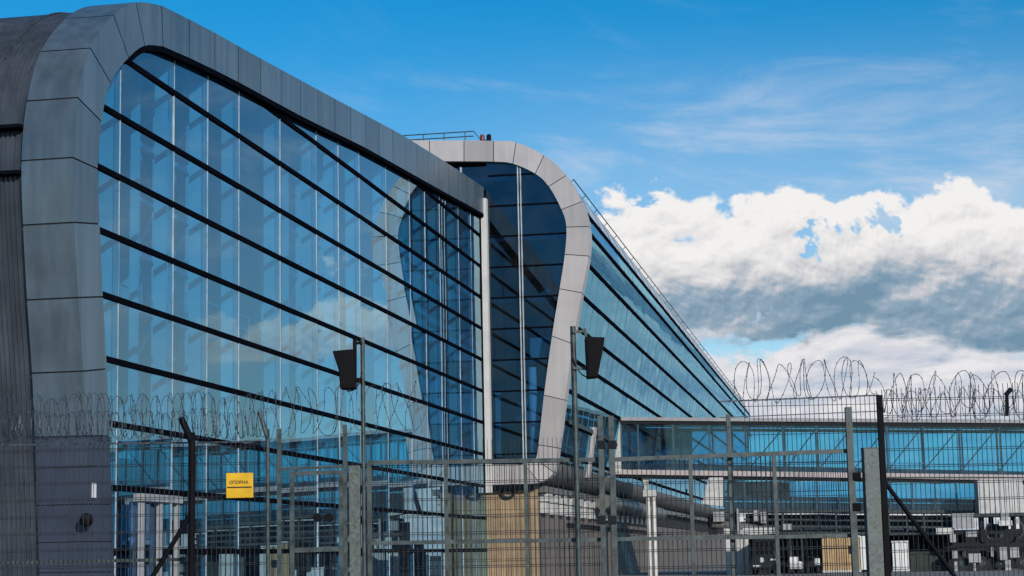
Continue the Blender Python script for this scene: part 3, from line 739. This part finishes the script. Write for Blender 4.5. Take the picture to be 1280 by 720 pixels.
# narrow pedestrian gate
P=thing('pedestrian_gate','narrow steel framed wire gate with two round black knobs','gate',base(396))
rail(363,592,427,590.5,5).build('top_rail',M['galv'],P)
rail(363,688,427,686,6).build('middle_rail',M['galv'],P)
for x in (365,426):
    m=MB(); post(m,x,590,5.5); m.build('stile',M['galv'],P)
mesh_panel(366,425,593,592,800,FD,'wire_mesh',P)
rail(349,586.5,432,583,3.5).build('lintel',M['galv'],P)
for x in (397,411.5):
    c=fp(x,647,FD); MB().tube(c-FWD*.06,c-FWD*.0,.052,20).build('knob',M['black'],P,bevel=.008)
# upright beside the thick post, thick post, tall mast
o=thing('gate_upright','slim grey upright just left of the thick galvanised gate post','gate post',base(431)); m=MB(); post(m,431,531,5); m.build('upright',M['galv'],o)
o=thing('gate_post','thick galvanised square gate post at the centre left between the narrow gate and the mast','gate post',base(444),'thick galvanised gate posts')
m=MB(); t=post(m,443.5,583,14); m.build('shaft',M['galv_spangle'],o,bevel=.006); MB().hexa([t+RIGHT*x*.07+FWD*y*.07+UP*z for z in (0,.012) for x,y in ((-1,-1),(1,-1),(1,1),(-1,1))]).build('cap',M['galv'],o)
for yy in (612,650,690):
    c=fp(453,yy,FD); MB().tube(c-UP*.05,c+UP*.05,.035,12).build('hinge',M['galv'],o)
def mast(px,py,w,label):
    o=thing('mast',label,'mast',base(px,21.9),'masts beside the double gate'); m=MB(); post(m,px,py,w,21.9,False); m.build('pole',M['galv'],o); return o
m1=mast(453,422,5.5,'tall grey mast carrying the left black wedge box')
m2=mast(716,408,7,'tall grey mast carrying the right black wedge box')
def wedge(poly,label,arms,D=21.85,vert=None,mat='black'):
    c=fp(*poly[0],D); o=thing('loudspeaker',label,'loudspeaker',fp(sum(p[0] for p in poly)/len(poly),max(p[1] for p in poly),D),'black wedge boxes on the masts')
    m=MB(); m.prism([fp(x,y,D)-FWD*.12 for x,y in poly],FWD*.26); m.build('case',M['black'],o,bevel=.012)
    m=MB(); cx_=sum(p[0] for p in poly)/len(poly); cy_=sum(p[1] for p in poly)/len(poly)
    pg=[fp(cx_+(x-cx_)*.8,cy_+(y-cy_)*.85,D)-FWD*.128 for x,y in poly]; m.prism(pg,FWD*.006); m.build('grille',M['black'],o)
    for (xa_,ya_,xb_,yb_) in arms: MB().beam(fp(xa_,ya_,D),fp(xb_,yb_,D),.03,.03).build('bracket',M['galv'] if not vert else M['dark_paint'],o)
    xm_=453 if vert else 716; q0=fp(xm_,poly[0][1]+25,D); q1=fp(cx_,cy_+20,D)
    MB().path(catmull([tuple(q0),tuple(q0.lerp(q1,.3)-UP*.12),tuple(q0.lerp(q1,.75)-UP*.10),tuple(q1)],5),.009,6).build('cable',M['rubber'],o)
    if vert:
        m=MB(); m.beam(fp(*vert[:2],D),fp(*vert[2:],D),.045,.045,up=FWD); m.build('hanger',M['dark_paint'],o)
    return o
wedge([(731,422),(755.5,423),(752.5,443),(746.5,472),(733.5,473)],'black wedge box bracketed to the right mast in front of the long wing',[(716,415,731,414),(731,410,733,424),(716,460,732,461)])
wedge([(416.5,440),(442,437.5),(445,486),(426,486.5),(424.5,464)],'black wedge box bracketed to the left mast in front of the hall glass',[(453,429,443,429),(453,474,444,474)],vert=(443.5,424,443.5,480))
# double swing gate
def leaf(name,label,x0,x1,yt0,yt1,ym0,ym1,ups,D=FD):
    o=thing(name,label,'gate',base((x0+x1)/2,D),'leaves of the double swing gate')
    rail(x0,yt0,x1,yt1,5.2,D).build('top_rail',M['galv'],o); rail(x0,ym0,x1,ym1,4.8,D).build('middle_rail',M['galv'],o)
    for x in ups:
        y=yt0+(yt1-yt0)*(x-x0)/(x1-x0); m=MB(); post(m,x,y-1,5.6 if x in (ups[0],ups[-1]) else 4.8,D); m.build('stile',M['galv'],o)
    mesh_panel(x0,x1,yt0,yt1,800,D+.06,'wire_mesh',o); return o
l1=leaf('swing_gate_leaf','wire gate leaf in front of the tan wall, left of the paired posts',460,752,578.5,574.5,679,674.5,[461.5,557,656.5,752])
l2=leaf('swing_gate_leaf','wire gate leaf in front of the glass walkway, right of the paired posts',766,1064,574.5,563.5,674,669.5,[766,862.5,967,1064])
for x,lab in ((752,'left of the two close set gate posts beside the right mast'),(765.5,'right of the two close set gate posts beside the right mast')):
    o=thing('meeting_post',lab,'gate post',base(x,21.93),'close set meeting posts'); m=MB(); post(m,x-2,520,6.5,21.93); m.build('shaft',M['galv'],o)
    for yy in (556,650): c=fp(x,yy,21.93); MB().box(c-V((.05,.04,.05)),c+V((.05,.02,.05))).build('latch',M['steel_dark'],o,bevel=.005)
o=thing('stub_post','short grey post rising above the right gate leaf in front of the walkway','gate post',base(911,22.1)); m=MB(); post(m,910,518,5,22.1); m.build('shaft',M['galv'],o)
o=thing('gate_end_post','slim grey post ending the right gate leaf, left of the thick galvanised post','gate post',base(1062,21.95)); m=MB(); post(m,1060,509,8,21.95); m.build('shaft',M['galv'],o)
for yy in (596,634): c=fp(1072,yy,21.95); MB().box(c-V((.07,.05,.05)),c+V((.04,.02,.05))).build('lock',M['black'],o,bevel=.006)
o=thing('gate_post','thick galvanised square gate post at the right beside the dark braced post','gate post',base(1090,21.9),'thick galvanised gate posts')
m=MB(); t=post(m,1087,561,18.5,21.9); m.build('shaft',M['galv_spangle'],o,bevel=.006); MB().hexa([t+RIGHT*x*.092+FWD*y*.092+UP*z for z in (0,.012) for x,y in ((-1,-1),(1,-1),(1,1),(-1,1))]).build('cap',M['galv'],o)
o=thing('fence_post','dark fence post with a long slanted brace, right of the thick gate post','fence post',base(1100),'posts of the perimeter fence')
m=MB(); t=post(m,1099,494,7); m.build('upright',M['dark_paint'],o); MB().tube(fp(1104,600),fp(1196,724),.026,10).build('brace',M['dark_paint'],o)
# right fence
RF=thing('wire_fence','tall welded wire fence panel at right in front of the walkway','fence',base(1200,22.05),'wire fence panels')
mesh_panel(1102,1350,487,474,800,22.05,'wire_mesh',RF); rail(1100,597,1350,597,2.0,22.1).build('tension_wire',M['wire'],RF)
MF=thing('wire_fence','wire fence panel behind the right gate leaf under the high coil','fence',base(1020,22.6),'wire fence panels')
mesh_panel(930,1098,499,493,800,22.6,'wire_mesh',MF,hz=.35,double=False)
rail(900,502,1098,494,1.8,22.6).build('top_wire',M['razor'],MF); rail(900,522,1098,514,1.2,22.6).build('tension_wire',M['razor'],MF)
BF=thing('wire_fence','wire fence panel behind the left gate leaf','fence',base(540,22.8),'wire fence panels')
mesh_panel(336,760,556,545,800,22.8,'wire_mesh',BF,hz=.3,double=False,wr=.0026)
o=thing('coil_bracket','short dark bracket arm holding the razor coil at the far right','bracket',fp(1259,520,22))
MB().beam(fp(1258.5,520,22),fp(1258.5,492,22),.035).build('arm',M['dark_paint'],o); MB().beam(fp(1257,494,22),fp(1264,486,22),.05).build('hook',M['dark_paint'],o)
# razor coils
def coil(name,label,x0,x1,yc0,yc1,rad,pitch,D,two=True,wr=.004,barb=.12,squash=1.0,seed=1):
    rnd=random.Random(seed); a=fp(x0,yc0,D);b=fp(x1,yc1,D); L=(b-a).length; ax=(b-a).normalized(); m=MB()
    for sgn in ((1,-1) if two else (1,)):
        n=int(L/pitch*18); pts=[]; ph=rnd.uniform(0,6)
        for i in range(n+1):
            t=i/n; w=sgn*2*PI*L*t/pitch+ph; rr=rad*(1+.09*math.sin(t*23+ph)+.05*math.sin(t*61+ph))
            pts.append(a.lerp(b,t)+ax*(.2*pitch*math.sin(t*(17+ph)+sgn)+.12*pitch*math.sin(t*(67+5*ph)))+UP*.02*math.sin(t*(31+ph))+UP*math.cos(w)*rr*squash+FWD*math.sin(w)*rr)
        m.path(pts,wr,4,cap=False)
        acc=0
        for p,q in zip(pts,pts[1:]):
            acc+=(q-p).length
            if acc>barb:
                acc=0; t=(q-p).normalized(); s_=t.cross(FWD); s_=s_ if s_.length>.1 else t.cross(UP); s_.normalize()
                m.add([p-t*.018,p+s_*.009,p+t*.018,p-s_*.009],[(0,1,2,3)])
    o=m.build(name,M['razor']); off=V(a.lerp(b,.5)); 
    me=o.data; me.transform(Matrix.Translation(-off)); o.location=off
    return tag(o,label,'razor wire','coils of razor wire')
coil('razor_wire_coil','open razor wire coil against the clouds left of the dark braced post',915,1094,477,472,.24,.24,22.5,seed=3)
coil('razor_wire_coil','dense razor wire coil on top of the right fence',1096,1350,492,486,.235,.25,22.05,seed=8)
coil('razor_wire_coil','tangled lower razor wire strand along the right fence',1100,1350,506,503,.17,.21,22.2,seed=12,wr=.0035)
coil('razor_wire_coil','long razor wire coil across the dark frame leg at left',-60,345,522,520,.27,.14,22.2,seed=5,wr=.0035)
coil('razor_wire_coil','low dense razor wire strand at left above the wire fence',-60,330,533,531,.17,.115,22.35,seed=9,wr=.003,barb=.2)
coil('razor_wire_coil','faint razor wire coil in front of the hall glass behind the left mast',346,528,515,508,.30,.27,22.9,seed=6,wr=.0035)

# ------------------------------------------------------------------ light and sky
SD=V((.75,-1,.46)).normalized(); EL=math.asin(SD.z); AZ=math.atan2(SD.x,SD.y)
sl=bpy.data.lights.new('sun','SUN'); so=bpy.data.objects.new('sun',sl); COL.objects.link(so)
sl.energy=3.8; sl.angle=R(.5); sl.color=(1,.93,.84); so.rotation_euler=SD.to_track_quat('Z','Y').to_euler(); so.location=(0,0,80)
W=bpy.data.worlds.new('World'); S.world=W; W.use_nodes=True; nt=W.node_tree; nt.nodes.clear(); L=nt.links.new
def math_(op,a,b=None,c=None,clamp=False):
    n=nt.nodes.new('ShaderNodeMath'); n.operation=op; n.use_clamp=clamp
    for i,v in enumerate((a,b,c)):
        if v is None: continue
        if isinstance(v,(int,float)): n.inputs[i].default_value=v
        else: L(v,n.inputs[i])
    return n.outputs[0]
def mrange(v,a,b,c=0.,d=1.,smooth=True):
    n=nt.nodes.new('ShaderNodeMapRange'); n.interpolation_type='SMOOTHSTEP' if smooth else 'LINEAR'
    for i,q in enumerate((v,a,b,c,d)):
        if isinstance(q,(int,float)): n.inputs[i].default_value=q
        else: L(q,n.inputs[i])
    return n.outputs[0]
def vec(x,y,z=0.):
    n=nt.nodes.new('ShaderNodeCombineXYZ')
    for i,q in enumerate((x,y,z)):
        if isinstance(q,(int,float)): n.inputs[i].default_value=q
        else: L(q,n.inputs[i])
    return n.outputs[0]
def noise(v,scale,detail=8,rough=.55,dist=0.):
    n=nt.nodes.new('ShaderNodeTexNoise'); n.inputs['Scale'].default_value=scale; n.inputs['Detail'].default_value=detail; n.inputs['Roughness'].default_value=rough; n.inputs['Distortion'].default_value=dist
    L(v,n.inputs['Vector']); return n.outputs[0]
def mixc(f,a,b):
    n=nt.nodes.new('ShaderNodeMix'); n.data_type='RGBA'
    if isinstance(f,(int,float)): n.inputs[0].default_value=f
    else: L(f,n.inputs[0])
    for i,q in ((6,a),(7,b)):
        if isinstance(q,tuple): n.inputs[i].default_value=q
        else: L(q,n.inputs[i])
    return n.outputs[2]
tc=nt.nodes.new('ShaderNodeTexCoord'); sx=nt.nodes.new('ShaderNodeSeparateXYZ'); L(tc.outputs['Generated'],sx.inputs[0])
X,Y,Z=sx.outputs
az=math_('MULTIPLY',math_('ARCTAN2',X,Y),180/PI)            # degrees clockwise from the wing axis
el=math_('MULTIPLY',math_('ARCSINE',Z),180/PI)
sky=nt.nodes.new('ShaderNodeTexSky'); sky.sky_type='NISHITA'; sky.sun_disc=False; sky.sun_elevation=EL; sky.sun_rotation=AZ
sky.altitude=300; sky.air_density=1.0; sky.dust_density=.25; sky.ozone_density=3.0
hs=nt.nodes.new('ShaderNodeHueSaturation'); hs.inputs['Saturation'].default_value=1.45; hs.inputs['Hue'].default_value=.494; L(sky.outputs[0],hs.inputs['Color'])
bg=nt.nodes.new('ShaderNodeBackground'); bg.inputs[1].default_value=.14; L(hs.outputs[0],bg.inputs[0])
# cumulus bank
SEEDZ=6.2
def sub(a,b): return math_('SUBTRACT',a,b)
def mul(a,b): return math_('MULTIPLY',a,b)
def add(a,b): return math_('ADD',a,b)
P=vec(mul(az,.30),mul(el,.38),SEEDZ)
nb_=noise(P,1.0,10,.54,.2); nf=noise(P,3.4,7,.6,.2); nbig=noise(vec(mul(az,.15),3.7),1.0,2,.5)
Ps=noise(P,1.0,5,.52,.25); P2=vec(add(mul(az,.30),-.06),add(mul(el,.38),.17),SEEDZ); nb2=noise(P2,1.0,5,.52,.25)
Pf2=vec(add(mul(az,.30),-.02),add(mul(el,.38),.05),SEEDZ); nf2=noise(Pf2,3.4,6,.6,.2)
top=add(add(mul(nbig,3.0),9.4),sub(mul(az,.03),mul(math_('MAXIMUM',sub(az,7.5),0.),.28)))
dtop=add(add(sub(top,el),mul(sub(nb_,.5),5.2)),mul(sub(nf,.5),.85))
mtop=mrange(dtop,-.05,.32)
nbs=noise(vec(mul(az,.22),mul(el,.55),7.),1.,8,.6,.2)
basel=add(mul(sub(nbs,.5),5.0),6.25)
mbase=mrange(sub(el,basel),-.25,.35)
far=mul(mrange(az,-30.,-14.),mrange(az,24.,17.))
nh=noise(vec(mul(az,.30),mul(el,.38),11.),1.,7,.58,.3)
gaps=sub(1.,mrange(nh,.64,.68))
m1=mul(mul(mul(mtop,mbase),far),gaps)
rim=mrange(dtop,2.2,.2)
hg=mrange(el,6.9,9.6,0.,1.,True)
lit=add(add(mul(sub(Ps,nb2),2.0),mul(sub(nf,nf2),1.0)),add(mul(hg,.62),add(add(mul(rim,.30),.14),mul(mrange(az,9.,14.),.4))))
lit=math_('ADD',lit,0.,clamp=True)
cr=nt.nodes.new('ShaderNodeValToRGB'); L(lit,cr.inputs[0]); e=cr.color_ramp.elements
e[0].position=.02; e[0].color=(.21,.36,.50,1); e[1].position=.95; e[1].color=(1.12,1.10,1.08,1)
q=e.new(.30); q.color=(.36,.49,.62,1); q=e.new(.52); q.color=(.70,.72,.77,1); q=e.new(.70); q.color=(.93,.92,.93,1)
# low broken white clouds under the base
Pl=vec(mul(az,.26),mul(el,.75),5.)
nl=noise(Pl,1.,9,.6,.25); nl2=noise(vec(add(mul(az,.26),-.03),add(mul(el,.75),.16),5.),1.,6,.55,.25)
m2=mul(mul(mrange(add(nl,mul(sub(7.2,el),.085)),.42,.55),mrange(el,9.0,6.6)),math_('MAXIMUM',mul(far,mrange(az,16.,8.,.0,1.)),mrange(el,4.5,1.)))
cl=nt.nodes.new('ShaderNodeValToRGB'); L(math_('ADD',mul(sub(nl,nl2),2.2),.55,clamp=True),cl.inputs[0]); e=cl.color_ramp.elements
e[0].position=.15; e[0].color=(.42,.55,.72,1); e[1].position=.75; e[1].color=(1.02,1.0,1.02,1); q=e.new(.42); q.color=(.74,.78,.88,1)
# thin high veil
nv=noise(vec(mul(az,.09),mul(add(el,mul(az,.14)),.30),9.),1.,8,.62,.8)
m3=mul(add(mul(mrange(nv,.46,.74),mrange(el,20.,11.)),mul(mrange(el,17.,10.),.5)),mul(mrange(az,-22.,-4.),.52))
col=mixc(m2,(.85,.9,1.0,1),cl.outputs[0]); col=mixc(m1,col,cr.outputs[0])
mask=math_('MAXIMUM',math_('MAXIMUM',m1,m2),m3)
bc=nt.nodes.new('ShaderNodeBackground'); L(col,bc.inputs[0]); bc.inputs[1].default_value=.92
mx=nt.nodes.new('ShaderNodeMixShader'); L(mask,mx.inputs[0]); L(bg.outputs[0],mx.inputs[1]); L(bc.outputs[0],mx.inputs[2])
wo=nt.nodes.new('ShaderNodeOutputWorld'); L(mx.outputs[0],wo.inputs[0])
# ------------------------------------------------------------------ render settings
S.view_settings.view_transform='Standard'; S.view_settings.look='None'; S.view_settings.gamma=1; S.view_settings.exposure=-.2
S.render.engine='CYCLES'; S.cycles.max_bounces=10; S.cycles.transparent_max_bounces=24; S.cycles.glossy_bounces=5; S.cycles.use_denoising=True
S.cycles.caustics_reflective=False; S.cycles.caustics_refractive=False
S.render.resolution_x=1024; S.render.resolution_y=576
